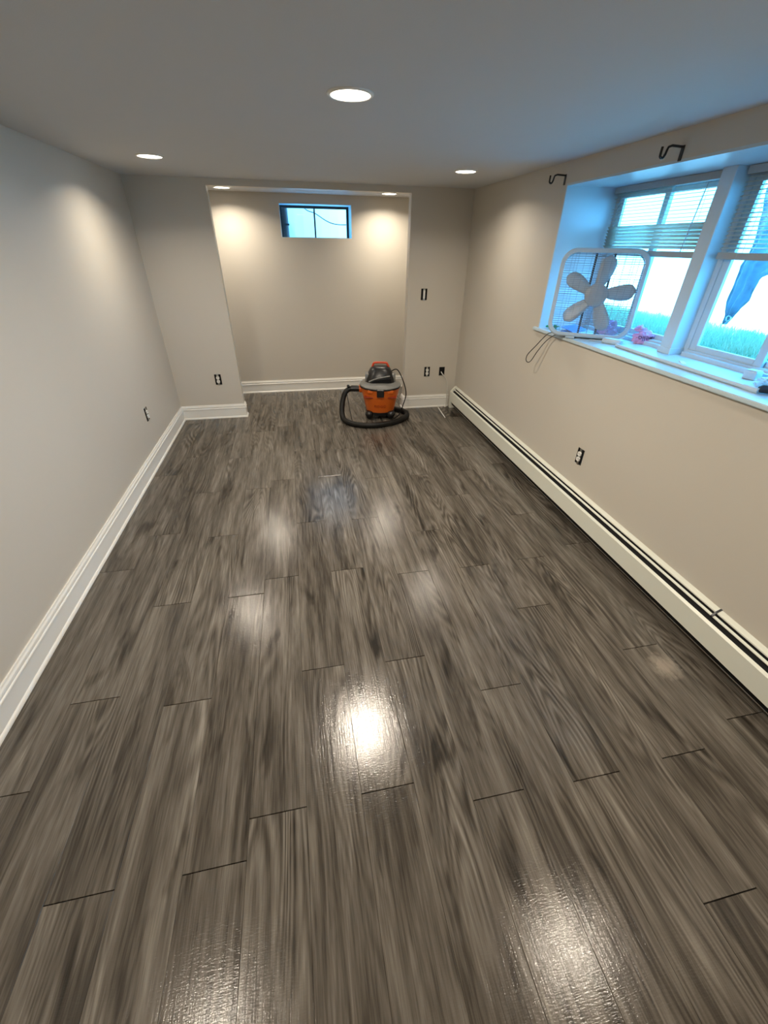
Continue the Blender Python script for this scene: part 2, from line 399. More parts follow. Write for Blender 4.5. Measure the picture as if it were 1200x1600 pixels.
slider('window_1', PY1, RY1, 'white sliding window behind the box fan')
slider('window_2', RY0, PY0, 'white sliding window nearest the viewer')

# alcove window
wx0, wx1, wz0, wz1 = SW; fy = YB + SWD - 0.03
bm = B()
for a_ in ((wx0, wx1, wz1 - 0.030, wz1), (wx0, wx1, wz0, wz0 + 0.008), (wx0, wx0 + 0.022, wz0 + 0.008, wz1 - 0.03), (wx1 - 0.030, wx1, wz0 + 0.008, wz1 - 0.03)):
    bx(bm, a_[0], a_[1], fy, fy + 0.04, a_[2], a_[3])
w3 = tag(obj('window_3', bm, M['wframe']), 'small black framed basement window high in the alcove', kind='structure')
mxx = (wx0 + wx1) / 2 - 0.004
obj('muntin', box(mxx - 0.009, mxx + 0.009, fy + 0.004, fy + 0.036, wz0 + 0.008, wz1 - 0.03), M['wframe'], w3)
obj('pane', box(wx0 + 0.02, mxx - 0.008, fy + 0.018, fy + 0.022, wz0 + 0.006, wz1 - 0.028), M['glass'], w3)
obj('pane', box(mxx + 0.008, wx1 - 0.028, fy + 0.018, fy + 0.022, wz0 + 0.006, wz1 - 0.028), M['glass'], w3)
bm = B()
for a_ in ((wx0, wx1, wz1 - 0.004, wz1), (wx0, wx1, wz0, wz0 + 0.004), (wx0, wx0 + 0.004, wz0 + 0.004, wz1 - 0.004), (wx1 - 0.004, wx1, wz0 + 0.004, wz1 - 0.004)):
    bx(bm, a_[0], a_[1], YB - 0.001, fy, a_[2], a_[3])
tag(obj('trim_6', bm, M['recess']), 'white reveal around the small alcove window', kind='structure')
# window well outside it
bm = B(); n = 20; cx_, cy_ = (wx0 + wx1) / 2, YB + 0.30
pts = [(cx_ - 0.75 * math.cos(PI * i / n), cy_ + 0.62 * math.sin(PI * i / n) ** 0.6) for i in range(n + 1)]
outp = [(cx_ + (x - cx_) * 1.06, cy_ + (y - cy_) * 1.06) for x, y in pts]
prism(bm, pts + outp[::-1], 2, 1.35, 2.42)
tag(obj('wall_window_well', bm, M['wellwall']), 'pale curved window well wall outside the alcove window', kind='structure')
bm = B(); tube(bm, [(1.335, YB + 0.40, 1.36), (1.335, YB + 0.40, 2.5)], 0.062, 20)  # added cylinder, its rounded shading makes the dark gradient at the left pane
bx(bm, 1.265, 1.405, YB + 0.33, YB + 0.345, 1.9, 1.92)
tag(obj('added_dark_cylinder', bm, M['wood_core'], auto=True), 'made-up dark pipe giving the dark left edge behind the small alcove window', 'pipe')
bm = B(); tube(bm, smooth_pts([(1.50, YB + 0.72, 2.36), (1.60, YB + 0.72, 2.11), (1.75, YB + 0.74, 2.045), (1.90, YB + 0.74, 1.965), (2.03, YB + 0.72, 1.935), (2.25, YB + 0.62, 1.935)]), 0.006, 6)
tag(obj('outdoor_cable', bm, M['cord'], smooth=True), 'thin cable sagging outside the small alcove window', 'cable')

# ------------------------------------------------------------------ baseboard heater
HT, HD = 0.265, 0.070
ht = thing('baseboard_heater', 'long cream hydronic baseboard heater along the window wall', 'heater', (W, 1.75, 0))
ya, yb = Y0 - 1.75 + 0.01, 4.845 - 1.75
def hp(name, pts, mt, a0=ya, a1=yb - 0.02):
    bm = B(); prism(bm, pts, 1, a0, a1); return obj(name, bm, mt, ht)
hp('back_panel', [(0, 0.02), (-0.004, 0.02), (-0.004, HT - 0.010), (-0.023, HT - 0.019), (-0.023, HT - 0.013), (-0.005, HT), (0, HT)], M['heater'])
hp('element_cover', [(-0.006, 0.05), (-0.050, 0.05), (-0.050, 0.205), (-0.010, 0.236)], M['black'])
hp('damper', [(-0.031, HT - 0.0265), (-0.040, HT - 0.0330), (-0.040, HT - 0.0365), (-0.031, HT - 0.030)], M['heater'])
hp('front_panel', [(-HD + 0.012, 0.214), (-HD - 0.000, 0.203), (-HD, 0.088), (-HD + 0.012, 0.080), (-HD + 0.012, 0.083), (-HD + 0.003, 0.090), (-HD + 0.003, 0.201), (-HD + 0.014, 0.211)], M['heater'])
bm = B(); prism(bm, [(0, 0.004), (-HD - 0.002, 0.004), (-HD - 0.002, 0.205), (-0.026, HT - 0.012), (-0.006, HT + 0.002), (0, HT + 0.002)], 1, yb - 0.045, yb)
obj('end_cap', bm, M['heater'], ht)
jy = 1.05 - 1.75
bm = B(); prism(bm, [(-0.0, HT + 0.003), (-0.006, HT + 0.003), (-0.026, HT - 0.011), (-0.043, HT - 0.030), (-0.043, HT - 0.036), (-0.024, HT - 0.019), (-0.004, HT - 0.008)], 1, jy, jy + 0.009)
obj('joint_clip', bm, M['iron'], ht)

# ------------------------------------------------------------------ recessed ceiling lights
def ceiling_light(x, y, label, dim=1.0, spread=138, z=2.2):
    t = thing('ceiling_light', label, 'ceiling light', (x, y, z), group='recessed ceiling lights')
    bm = B(); lathe(bm, [(0.076, 0.0), (0.090, 0.0), (0.0895, -0.003), (0.084, -0.006), (0.077, -0.006), (0.076, -0.004), (0.076, 0.0)], 40)
    obj('trim_ring', bm, M['trim'], t, auto=True)
    bm = B(); lathe(bm, [(0.0, -0.0045), (0.040, -0.0045), (0.076, -0.003), (0.0765, -0.0005), (0.0, -0.0005)], 40)
    obj('lens', bm, M['lens'], t, auto=True)
    ld = bpy.data.lights.new('lamp', 'AREA'); ld.shape = 'DISK'; ld.size = 0.14; ld.energy = LAMP_W * dim; ld.color = LAMP_COL; ld.spread = math.radians(spread)
    lo = bpy.data.objects.new('lamp', ld); C.objects.link(lo); lo.parent = t; lo.location = (0, 0, -0.0075)
for x, y, l, dm in ((1.644, 2.165, 'largest round recessed ceiling light, in the middle of the ceiling', 4.4),
                (0.503, 3.855, 'round recessed ceiling light nearest the left wall', 1.05),
                (2.745, 3.850, 'round recessed ceiling light near the window wall, beyond the fan', 0.65),
                (0.760, 5.475, 'small round recessed light at the left of the alcove ceiling', 1.0),
                (2.490, 5.480, 'small round recessed light at the right of the alcove ceiling', 1.0),
                (2.745, 0.43, 'recessed ceiling light above the viewer, only its reflection shows at lower right', 0.9),
                (0.505, 0.52, 'recessed ceiling light above the viewer, only its reflection shows at lower left', 0.7),
                (1.644, -1.25, 'assumed unseen ceiling light behind the viewer, added to brighten the near walls', 1.9)):  # last lamp is assumed, out of view, added to lift the near walls
    ceiling_light(x, y, l, dm, 172 if dm > 1.5 else 145, HA if y > D else H)

# ------------------------------------------------------------------ electrical boxes
def device(name, label, cat, loc, rz, kind, group=None):
    """local: x along wall, -y out of the wall, z up"""
    t = thing(name, label, cat, loc, (0, 0, rz), group)
    w2, h2 = (0.034, 0.056)
    if kind == 'hole':
        bm = B(); hole_wall(bm, 1, -0.004, 0.0, -w2, w2, -0.05, 0.05, [(-w2 + 0.003, w2 - 0.003, -0.047, 0.047)])
        obj('box_rim', bm, M['boxblack'], t)
        obj('box_interior', box(-w2 + 0.003, w2 - 0.003, -0.0012, 0, -0.047, 0.047), M['black'], t); return t
    bm = B(); hole_wall(bm, 1, -0.003, 0.0, -w2, w2, -h2, h2, [(-w2 + 0.003, w2 - 0.003, -h2 + 0.003, h2 - 0.003)])
    obj('box_rim', bm, M['boxblack'], t)
    obj('box_interior', box(-w2 + 0.003, w2 - 0.003, -0.0012, 0, -h2 + 0.003, h2 - 0.003), M['black'], t)
    bm = B(); bx(bm, -0.011, 0.011, -0.006, -0.0012, -h2 - 0.003, h2 + 0.003, bev=0.001, seg=1)
    obj('mounting_strap', bm, M['steel'], t)
    if kind == 'outlet':
        for s in (-1, 1):
            bm = B(); pts = []
            for i in range(24):
                a = 2 * PI * i / 24; pts.append((max(-0.0165, min(0.0165, 0.019 * math.cos(a))), s * 0.0195 + max(-0.0145, min(0.0145, 0.0175 * math.sin(a)))))
            prism(bm, pts, 1, -0.013, -0.004)
            f = obj('receptacle', bm, M['device'], t)
            for sx in (-0.006, 0.006): obj('slot', box(sx - 0.001, sx + 0.001, -0.0134, -0.0125, s * 0.0195, s * 0.0195 + 0.008), M['black'], f)
    else:
        obj('switch_body', box(-0.011, 0.011, -0.010, -0.004, -0.040, 0.040, bev=0.002), M['device'], t)
        obj('toggle', box(-0.0045, 0.0045, -0.024, -0.009, 0.0, 0.012, bev=0.0015), M['device'], t)
    return t
device('electrical_outlet', 'uncovered electrical outlet low on the wall left of the alcove opening', 'outlet', (0.459, D, 0.438), 0, 'outlet', 'uncovered outlets')
device('electrical_outlet', 'uncovered electrical outlet just right of the vacuum cleaner', 'outlet', (2.872, D, 0.437), 0, 'outlet', 'uncovered outlets')
device('electrical_outlet', 'uncovered electrical outlet seen edge-on low on the left wall', 'outlet', (0, 3.831, 0.444), -PI / 2 + PI, 'outlet', 'uncovered outlets')
device('electrical_outlet', 'uncovered electrical outlet on the window wall above the heater', 'outlet', (W, 2.326, 0.484), -PI / 2, 'outlet', 'uncovered outlets')
device('light_switch', 'uncovered light switch on the wall right of the alcove opening', 'light switch', (2.778, D, 1.269), 0, 'switch')
device('cable_box', 'black open box with white cable coming out, near the corner', 'junction box', (3.060, D, 0.436), 0, 'hole')
bm = B(); tube(bm, smooth_pts([(3.052, D - 0.002, 0.430), (3.066, D - 0.022, 0.405), (3.112, D - 0.03, 0.35), (3.138, D - 0.03, 0.26), (3.144, D - 0.03, 0.17), (3.146, D - 0.032, 0.06), (3.140, D - 0.04, 0.006), (3.12, D - 0.05, 0.005)]), 0.0065, 8)
tag(obj('wall_cable', bm, M['cable'], smooth=True), 'white cable drooping from the black box down to the floor', 'cable')
bm = B(); tube(bm, smooth_pts([(3.035, D - 0.036, 0.006), (3.020, 4.70, 0.006), (3.003, 4.475, 0.006)]), 0.0055, 8)
tag(obj('cable_offcut', bm, M['device'], smooth=True), 'straight white cable offcut lying on the floor beside the heater', 'cable')

# ------------------------------------------------------------------ curtain rod brackets
def bracket(y, z, label, ln):
    t = thing('curtain_bracket', label, 'bracket', (W, y, z), group='curtain rod brackets')
    obj('wall_plate', box(-0.004, 0, -0.010, 0.010, -0.052, 0.006, bev=0.0015), M['iron'], t)
    bm = B(); tube(bm, [(-0.002, 0, 0), (-ln * 0.75, 0, 0.002), (-ln * 0.95, 0, -0.004), (-ln, 0, -0.016), (-ln - 0.003, 0, -0.034)], 0.0052, 8)
    obj('arm', bm, M['iron'], t, auto=True)
    bm = B(); tube(bm, smooth_pts([(-ln - 0.003, 0, -0.030), (-ln - 0.010, 0, -0.043), (-ln - 0.022, 0, -0.043), (-ln - 0.028, 0, -0.034), (-ln - 0.028, 0, -0.004)], 4), 0.0056, 8)
    obj('cradle', bm, M['iron'], t, auto=True)
    bm = B(); tube(bm, [(-ln - 0.016, 0, -0.043), (-ln - 0.016, 0, -0.052)], 0.004, 8)
    obj('set_screw', bm, M['steel'], t, auto=True)
bracket(3.253, 2.128, 'black iron curtain bracket at the far corner of the window recess', 0.085)
bracket(2.253, 2.128, 'black iron curtain bracket above the middle of the window recess', 0.085)

# ------------------------------------------------------------------ venetian blinds
def blind(y0, y1, label, closed):
    t = thing('venetian_blind', label, 'window blind', (3.616, (y0 + y1) / 2, 1.69), group='venetian blinds')
    hw = (y1 - y0) / 2
    obj('headrail', box(-0.016, 0.018, -hw, hw, 2.068 - 1.69 - 0.034, 2.068 - 1.69, bev=0.002), M['rail'], t)
    # slat: curved strip
    bm = B(); secs = []
    for i in range(6):
        u = -1 + 2 * i / 5; secs.append((u * 0.0125, 0.0022 * (1 - u * u)))
    for s, yy in ((0, -hw + 0.006), (1, hw - 0.006)): pass
    A = [bm.verts.new((x, -hw + 0.006, z)) for x, z in secs]; Bv = [bm.verts.new((x, hw - 0.006, z)) for x, z in secs]
    A2 = [bm.verts.new((x, -hw + 0.006, z - 0.0005)) for x, z in secs]; B2 = [bm.verts.new((x, hw - 0.006, z - 0.0005)) for x, z in secs]
    for i in range(5):
        bm.faces.new((A[i], A[i + 1], Bv[i + 1], Bv[i])); bm.faces.new((A2[i], B2[i], B2[i + 1], A2[i + 1]))
        bm.faces.new((A[i], A2[i], A2[i + 1], A[i + 1])); bm.faces.new((Bv[i], Bv[i + 1], B2[i + 1], B2[i]))
    bm.faces.new((A[0], Bv[0], B2[0], A2[0])); bm.faces.new((A[5], A2[5], B2[5], Bv[5]))
    bmesh.ops.recalc_face_normals(bm, faces=bm.faces)
    me = bpy.data.meshes.new('slat'); bm.to_mesh(me); bm.free(); me.materials.append(M['slat'])
    for p in me.polygons: p.use_smooth = True
    zlo, zhi = 0.040, 2.034 - 1.69 - 0.012; n = 17
    for i in range(n):
        o = bpy.data.objects.new('slat', me); C.objects.link(o); o.parent = t
        z = zlo + (zhi - zlo) * i / (n - 1); o.location = (0, 0, z)
        f = i / (n - 1)
        tilt = closed(f)
        o.rotation_euler = (random.uniform(-.002, .002), math.radians(tilt + random.uniform(-3, 3)), 0)
    obj('bottom_rail', box(-0.014, 0.014, -hw + 0.004, hw - 0.004, -0.012, 0.020, bev=0.004), M['rail'], t)
    for yy in (-hw * 0.72, hw * 0.72):
        bm = B()
        for sx in (-0.0135, 0.0135): tube(bm, [(sx, yy, 0.0), (sx, yy, zhi + 0.012)], 0.0008, 5)
        obj('ladder_cord', bm, M['vinyl'], t)
    bm = B(); tube(bm, [(-0.022, -hw + 0.10, zhi + 0.005), (-0.024, -hw + 0.12, 0.12), (-0.024, -hw + 0.13, 0.02)], 0.003, 6)
    obj('tilt_wand', bm, M['vinyl'], t)
blind(PY1 + 0.012, RY1 - 0.012, 'half-lowered white venetian blind on the window behind the fan', lambda f: 43 if f < 0.40 else -4)
blind(RY0 + 0.012, PY0 - 0.012, 'half-lowered white venetian blind on the nearer window by the picture edge', lambda f: -14)

# ------------------------------------------------------------------ box fan
FS, FTH, FLEAN = 0.528, math.radians(-34), 0.12
fan = thing('box_fan', 'white square box fan with five blades standing on the window sill', 'fan', (3.318, 2.712, SILL))
fan.rotation_mode = 'XYZ'; fan.rotation_euler = (-FLEAN, 0, FTH)     # local: x right, -y to the viewer, z up
FZ = 0.010; FD = 0.085; hs = FS / 2
def rrect(h, r, cz, n=8):
    out = []
    for qx, qz, a0 in ((1, 1, 0), (-1, 1, 90), (-1, -1, 180), (1, -1, 270)):
        for i in range(n + 1):
            a = math.radians(a0 + 90 * i / n); out.append((qx * (h - r) + r * math.cos(a), cz + qz * (h - r) + r * math.sin(a)))
    return out
fcz = FZ + hs
bm = B(); rings = []
for h_, r_, y_ in ((hs - 0.008, 0.082, 0.0), (hs, 0.090, 0.008), (hs, 0.090, FD - 0.006), (hs - 0.006, 0.084, FD), (hs - 0.026, 0.068, FD), (hs - 0.022, 0.072, FD - 0.01), (hs - 0.022, 0.072, 0.012), (hs - 0.027, 0.067, 0.0)):
    rings.append([bm.verts.new((x, y_, z)) for x, z in rrect(h_, r_, fcz)])
n = len(rings[0])
for i in range(len(rings)):
    a_, b_ = rings[i], rings[(i + 1) % len(rings)]
    for k in range(n): bm.faces.new((a_[k], a_[(k + 1) % n], b_[(k + 1) % n], b_[k]))
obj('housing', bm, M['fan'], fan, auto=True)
gi = hs - 0.024
def grille(name, y, nh, nv, r=0.0011):
    bm = B()
    def lim(u):
        c = gi - 0.068
        return gi if abs(u) < c else c + math.sqrt(max(0, 0.068 ** 2 - (abs(u) - c) ** 2))
    for i in range(1, nh):
        z = -gi + 2 * gi * i / nh; l = lim(z); tube(bm, [(-l, y, fcz + z), (l, y, fcz + z)], r, 4, caps=False)
    for i in range(1, nv):
        x = -gi + 2 * gi * i / nv; l = lim(x); tube(bm, [(x, y + 0.002, fcz - l), (x, y + 0.002, fcz + l)], r, 4, caps=False)
    return obj(name, bm, M['fanwire'], fan)
grille('front_grille', 0.010, 40, 12); grille('rear_grille', FD - 0.010, 34, 8)
hub = B(); pr_ = [(0.0, 0.0), (0.060, 0.0), (0.069, 0.006), (0.071, 0.03), (0.0, 0.03)]
lathe(hub, pr_, 28)
bmesh.ops.rotate(hub, verts=hub.verts, cent=(0, 0, 0), matrix=Matrix.Rotation(-PI / 2, 3, 'X')); bmesh.ops.translate(hub, verts=hub.verts, vec=(0, 0.024, fcz))
obj('hub', hub, M['fanblade'], fan, auto=True)
# one blade mesh, shared
bm = B(); secs = []
for i in range(11):
    t_ = i / 10; r_ = 0.045 + 0.187 * t_
    hwid = 0.024 + 0.024 * math.sin(min(1, t_ / 0.7) * PI / 2) if t_ < 0.7 else 0.048 * math.sqrt(max(0.03, 1 - ((t_ - 0.7) / 0.305) ** 2))
    sk = 0.020 * math.sin(t_ * PI * 0.6)
    secs.append([(sk + hwid * u, 0.040 + hwid * u * 0.38 * (1 - 0.35 * t_) + 0.006 * u * u, r_) for u in (-1, -0.5, 0, 0.5, 1)])
fv = [[bm.verts.new(p) for p in s] for s in secs]; bv = [[bm.verts.new((p[0], p[1] + 0.002, p[2])) for p in s] for s in secs]
for i in range(10):
    for k in range(4):
        bm.faces.new((fv[i][k], fv[i][k + 1], fv[i + 1][k + 1], fv[i + 1][k])); bm.faces.new((bv[i][k], bv[i + 1][k], bv[i + 1][k + 1], bv[i][k + 1]))
    for k in (0, 4): bm.faces.new((fv[i][k], fv[i + 1][k], bv[i + 1][k], bv[i][k]))
for i in (0, 10):
    for k in range(4): bm.faces.new((fv[i][k], fv[i][k + 1], bv[i][k + 1], bv[i][k]))
bmesh.ops.recalc_face_normals(bm, faces=bm.faces)
bme = bpy.data.meshes.new('blade'); bm.to_mesh(bme); bm.free(); bme.materials.append(M['fanblade'])
for p in bme.polygons: p.use_smooth = True
for k in range(5):
    o = bpy.data.objects.new('blade', bme); C.objects.link(o); o.parent = fan; o.location = (0, 0, fcz); o.rotation_euler = (0, math.radians(4 + 72 * k), 0)
for sx in (-0.055, 0.055):
    obj('motor_bracket', box(sx - 0.007, sx + 0.007, FD - 0.024, FD - 0.014, fcz - gi, fcz + gi), M['fandark'], fan)
bm = B(); lathe(bm, [(0, 0), (0.05, 0), (0.05, 0.03), (0, 0.03)], 20)
bmesh.ops.rotate(bm, verts=bm.verts, cent=(0, 0, 0), matrix=Matrix.Rotation(-PI / 2, 3, 'X')); bmesh.ops.translate(bm, verts=bm.verts, vec=(0, 0.0545, fcz))
obj('motor', bm, M['fandark'], fan, auto=True)
for sx in (-0.10, 0.16):
    obj('foot', box(sx - 0.03, sx + 0.03, -0.012, FD + 0.012, 0.001, FZ + 0.004, bev=0.003), M['fan'], fan)
# its cord, hanging over the sill nose
bm = B(); tube(bm, smooth_pts([(3.36, 2.86, SILL + 0.008), (3.27, 2.93, SILL + 0.006), (3.212, 2.965, SILL + 0.004), (3.180, 2.985, SILL - 0.02), (3.135, 3.02, SILL - 0.10), (3.105, 3.06, SILL - 0.17), (3.105, 3.06, SILL - 0.215), (3.125, 3.035, SILL - 0.215), (3.150, 3.00, SILL - 0.13), (3.185, 2.965, SILL - 0.05), (3.212, 2.90, SILL + 0.002), (3.26, 2.86, SILL + 0.005), (3.33, 2.81, SILL + 0.005)]), 0.0032, 6)
fc = obj('power_cord', bm, M['cord'], fan, smooth=True); fc['label'] = 'dark thin cord looping down over the sill edge'
fc.matrix_parent_inverse = (Matrix.Translation(fan.location) @ fan.rotation_euler.to_matrix().to_4x4()).inverted()

# ------------------------------------------------------------------ things on the sill
bm = B(); tube(bm, [(3.370, 2.455, SILL + 0.010), (3.352, 2.1, SILL + 0.010), (3.338, 1.46, SILL + 0.010)], 0.010, 10)
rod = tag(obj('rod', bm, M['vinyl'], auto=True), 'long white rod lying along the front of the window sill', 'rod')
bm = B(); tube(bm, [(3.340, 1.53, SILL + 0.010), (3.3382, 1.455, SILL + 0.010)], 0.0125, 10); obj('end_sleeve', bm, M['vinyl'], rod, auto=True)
bm = B(); bx(bm, -0.062, 0.062, -0.024, 0.024, 0, 0.032, bev=0.011, seg=3)
t = thing('power_adapter', 'white rounded power adapter lying in front of the fan foot', 'adapter', (3.405, 2.545, SILL), (0, 0, math.radians(-60)))
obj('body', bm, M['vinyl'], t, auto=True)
bm = B(); tube(bm, smooth_pts([(-0.06, 0, 0.014), (-0.10, 0.006, 0.006), (-0.15, 0.0, 0.004)]), 0.003, 6); obj('lead', bm, M['vinyl'], t, smooth=True)
# pink bag
def blob(sx, sy, sz, seed, amp, sub=4, freq=14):
    bm = B(); bmesh.ops.create_icosphere(bm, subdivisions=sub, radius=1.0)
    for v in bm.verts:
        n_ = v.co.normalized(); d = noise.noise(n_ * 1.9 + Vector((seed, 0, 0))) * amp + abs(noise.noise(n_ * 4.3 + Vector((0, seed, 0)))) * amp * .8
        p_ = n_ * (1 + d); v.co = Vector((p_.x * sx, p_.y * sy, max(p_.z, -0.72) * sz + 0.72 * sz))
    return bm
t = thing('pink_bag', 'crumpled pink plastic bag with dark script beside the fan', 'bag', (3.616, 2.532, SILL + 0.001), (0, 0, math.radians(-30)))
pink_o = obj('bag_body', blob(0.060, 0.030, 0.042, 3.1, 0.5), M['pink'], t)
bm = blob(0.028, 0.02, 0.022, 8.0, 0.6, 3); bmesh.ops.translate(bm, verts=bm.verts, vec=(-0.03, 0.0, 0.070)); obj('knotted_top', bm, M['pink'], t)
def text_mesh(txt, size, ext):
    cu = bpy.data.curves.new('lettering', 'FONT'); cu.body = txt; cu.size = size; cu.extrude = ext; cu.align_x = 'CENTER'; cu.align_y = 'CENTER'; cu.resolution_u = 2
    to = bpy.data.objects.new('lettering_tmp', cu); C.objects.link(to)
    dg = bpy.context.evaluated_depsgraph_get(); me = bpy.data.meshes.new_from_object(to.evaluated_get(dg))
    bpy.data.objects.remove(to); me.name = 'lettering'; return me
me = text_mesh('hello', 0.044, 0.0)
me.transform(Matrix.Rotation(PI / 2, 4, 'X')); me.transform(Matrix.Rotation(PI, 4, 'Y')); me.transform(Matrix.Shear('XZ', 4, (0.0, 0.0)) if False else Matrix.Identity(4))
me.transform(Matrix.Translation((0.010, -0.048, 0.036)))
lo = link('lettering', me, M['ink'], t)
sw_ = lo.modifiers.new('on_bag', 'SHRINKWRAP'); sw_.target = pink_o; sw_.wrap_method = 'PROJECT'; sw_.use_project_y = True; sw_.use_positive_direction = True; sw_.use_negative_direction = True; sw_.offset = 0.0015
t = thing('pink_bag', 'pink plastic bag seen through the fan grille', 'bag', (3.585, 2.86, SILL + 0.001), (0, 0, -1.2))
obj('bag_body', blob(0.07, 0.03, 0.05, 6.1, 0.5), M['pink'], t)
# green scrap, blue folded paper
bm = B(); nx, ny = 8, 6
g = [[bm.verts.new((-0.045 + 0.09 * i / nx, -0.035 + 0.07 * j / ny, 0.012 + 0.014 * noise.noise((i * .6, j * .7, 2.0)) + 0.010 * math.sin(i * 1.1))) for j in range(ny + 1)] for i in range(nx + 1)]
for i in range(nx):
    for j in range(ny): bm.faces.new((g[i][j], g[i + 1][j], g[i + 1][j + 1], g[i][j + 1]))
bmesh.ops.solidify(bm, geom=bm.faces[:], thickness=0.004)
o = tag(obj('cloth_scrap', bm, M['green'], smooth=True), 'small green cloth scrap in the far corner of the sill', 'cloth'); o.location = (3.315, 3.135, SILL)
t = thing('folded_paper', 'blue printed folded paper lying on the sill behind the fan', 'paper', (3.43, 3.03, SILL + 0.001), (0, 0, 0.5))
bm = B(); bx(bm, -0.10, 0.10, -0.05, 0.05, 0, 0.004); obj('lower_leaf', bm, M['bluepaper'], t)
bm = B(); prism(bm, [(-0.05, 0.004), (0.05, 0.03), (0.05, 0.033), (-0.05, 0.007)], 0, -0.10, 0.10); obj('upper_leaf', bm, M['bluepaper'], t)
# small white block, cloudy bag, tool at the picture edge
t = thing('plastic_box', 'small white plastic box standing at the foot of the nearer window', 'box', (3.535, 1.665, SILL), (0, 0, 0.15))
obj('body', box(-0.026, 0.026, -0.030, 0.030, 0, 0.040, bev=0.005), M['vinyl'], t, auto=True)
obj('lid', box(-0.022, 0.022, -0.026, 0.026, 0.0395, 0.044, bev=0.002), M['vinyl'], t, auto=True)
o = tag(obj('plastic_wrap', blob(0.075, 0.05, 0.026, 11.0, 0.6, 4), M['clearbag']), 'crumpled cloudy plastic wrap near the end of the sill', 'wrapping'); o.location = (3.47, 1.52, SILL + 0.001)
t = thing('hand_tool', 'dark handled hand tool at the end of the white rod', 'tool', (3.405, 1.425, SILL), (0, 0, math.radians(-28)))
bm = B(); tube(bm, [(-0.075, 0, 0.020), (-0.065, 0, 0.021), (0.0, 0, 0.019), (0.05, 0, 0.02)], lambda s: 0.011 + 0.008 * math.sin(min(1, s * 1.2) * PI * .8), 12); obj('grip', bm, M['handle'], t, auto=True)
bm = B(); tube(bm, [(0.05, 0, 0.02), (0.07, 0, 0.02)], 0.009, 12); obj('ferrule', bm, M['steel'], t, auto=True)
bm = B(); tube(bm, [(0.07, 0, 0.02), (0.15, 0, 0.02)], 0.004, 10); obj('shaft', bm, M['steel'], t, auto=True)
bm = B(); bx(bm, -0.03, 0.03, -0.012, 0.012, 0, 0.003); 
o = tag(obj('paint_scraping', bm, M['device']), 'thin pale sliver of trim lying on the sill in front of the nearer window', 'scrap'); o.location = (3.47, 2.02, SILL); o.rotation_euler = (0, 0, 1.0)

# ------------------------------------------------------------------ wet/dry vacuum
V0 = (2.255, 4.690, 0)
vac = thing('shop_vacuum', 'orange and black wet/dry shop vacuum on casters at the alcove opening', 'vacuum cleaner', V0, (0, 0, math.radians(-10)))
bm = B(); lathe(bm, [(0, 0.062), (0.140, 0.062), (0.160, 0.072), (0.168, 0.10), (0.205, 0.26), (0.209, 0.262), (0.211, 0.275), (0.225, 0.34), (0.232, 0.345), (0.233, 0.362), (0, 0.362)], 40)
obj('drum', bm, M['orange'], vac, auto=True)
bm = B()
lathe(bm, [(0.226, 0.352), (0.236, 0.355), (0.238, 0.368), (0.226, 0.372)], 40); obj('rim_band', bm, M['vblack'], vac, auto=True)
bm = B(); lathe(bm, [(0, 0.362), (0.234, 0.366), (0.236, 0.378), (0.222, 0.392), (0.175, 0.412), (0.155, 0.420), (0, 0.42)], 40); obj('lid', bm, M['vgrey'], vac, auto=True)
bm = B(); rr_ = []
for z_, sx, sy, oy in ((0.408, 0.170, 0.150, 0.01), (0.45, 0.162, 0.142, 0.012), (0.50, 0.140, 0.125, 0.016), (0.54, 0.118, 0.105, 0.02), (0.562, 0.098, 0.088, 0.02), (0.572, 0.075, 0.068, 0.02)):
    rg = []
    for k in range(28):
        a = 2 * PI * k / 28; ca, sa = math.cos(a), math.sin(a); e_ = 0.72
        rg.append(bm.verts.new((sx * math.copysign(abs(ca) ** e_, ca), oy + sy * math.copysign(abs(sa) ** e_, sa), z_)))
    rr_.append(rg)
for i in range(5):
    for k in range(28): bm.faces.new((rr_[i][k], rr_[i][(k + 1) % 28], rr_[i + 1][(k + 1) % 28], rr_[i + 1][k]))
bm.faces.new(rr_[-1])
bm.faces.new(rr_[0][::-1]); head = obj('motor_head', bm, M['vblack'], vac, auto=True)
bm = B(); prism(bm, [(-0.105, 0.425), (0.125, 0.425), (0.118, 0.468), (0.02, 0.462), (-0.06, 0.448)], 1, -0.148, -0.135); obj('badge_panel', bm, M['black'], head)
bm = B(); tube(bm, smooth_pts([(-0.13, -0.128, 0.43), (-0.06, -0.138, 0.462), (0.03, -0.135, 0.482), (0.105, -0.118, 0.492)]), 0.008, 8); obj('styling_rib', bm, M['vgrey'], head, smooth=True)
for s in (-1, 1):
    bm = B(); bx(bm, s * 0.150 - 0.022, s * 0.150 + 0.022, -0.06, 0.06, 0.405, 0.50, bev=0.012); obj('side_pod', bm, M['vgrey'], head, auto=True)
bm = B(); tube(bm, smooth_pts([(-0.090, 0.02, 0.555), (-0.078, 0.02, 0.592), (-0.055, 0.02, 0.606), (0.055, 0.02, 0.606), (0.078, 0.02, 0.592), (0.095, 0.02, 0.555)], 5), 0.012, 10); obj('carry_handle', bm, M['redorange'], vac, auto=True)
obj('latch', box(-0.040, 0.040, -0.252, -0.205, 0.292, 0.375, bev=0.006), M['vblack'], vac)
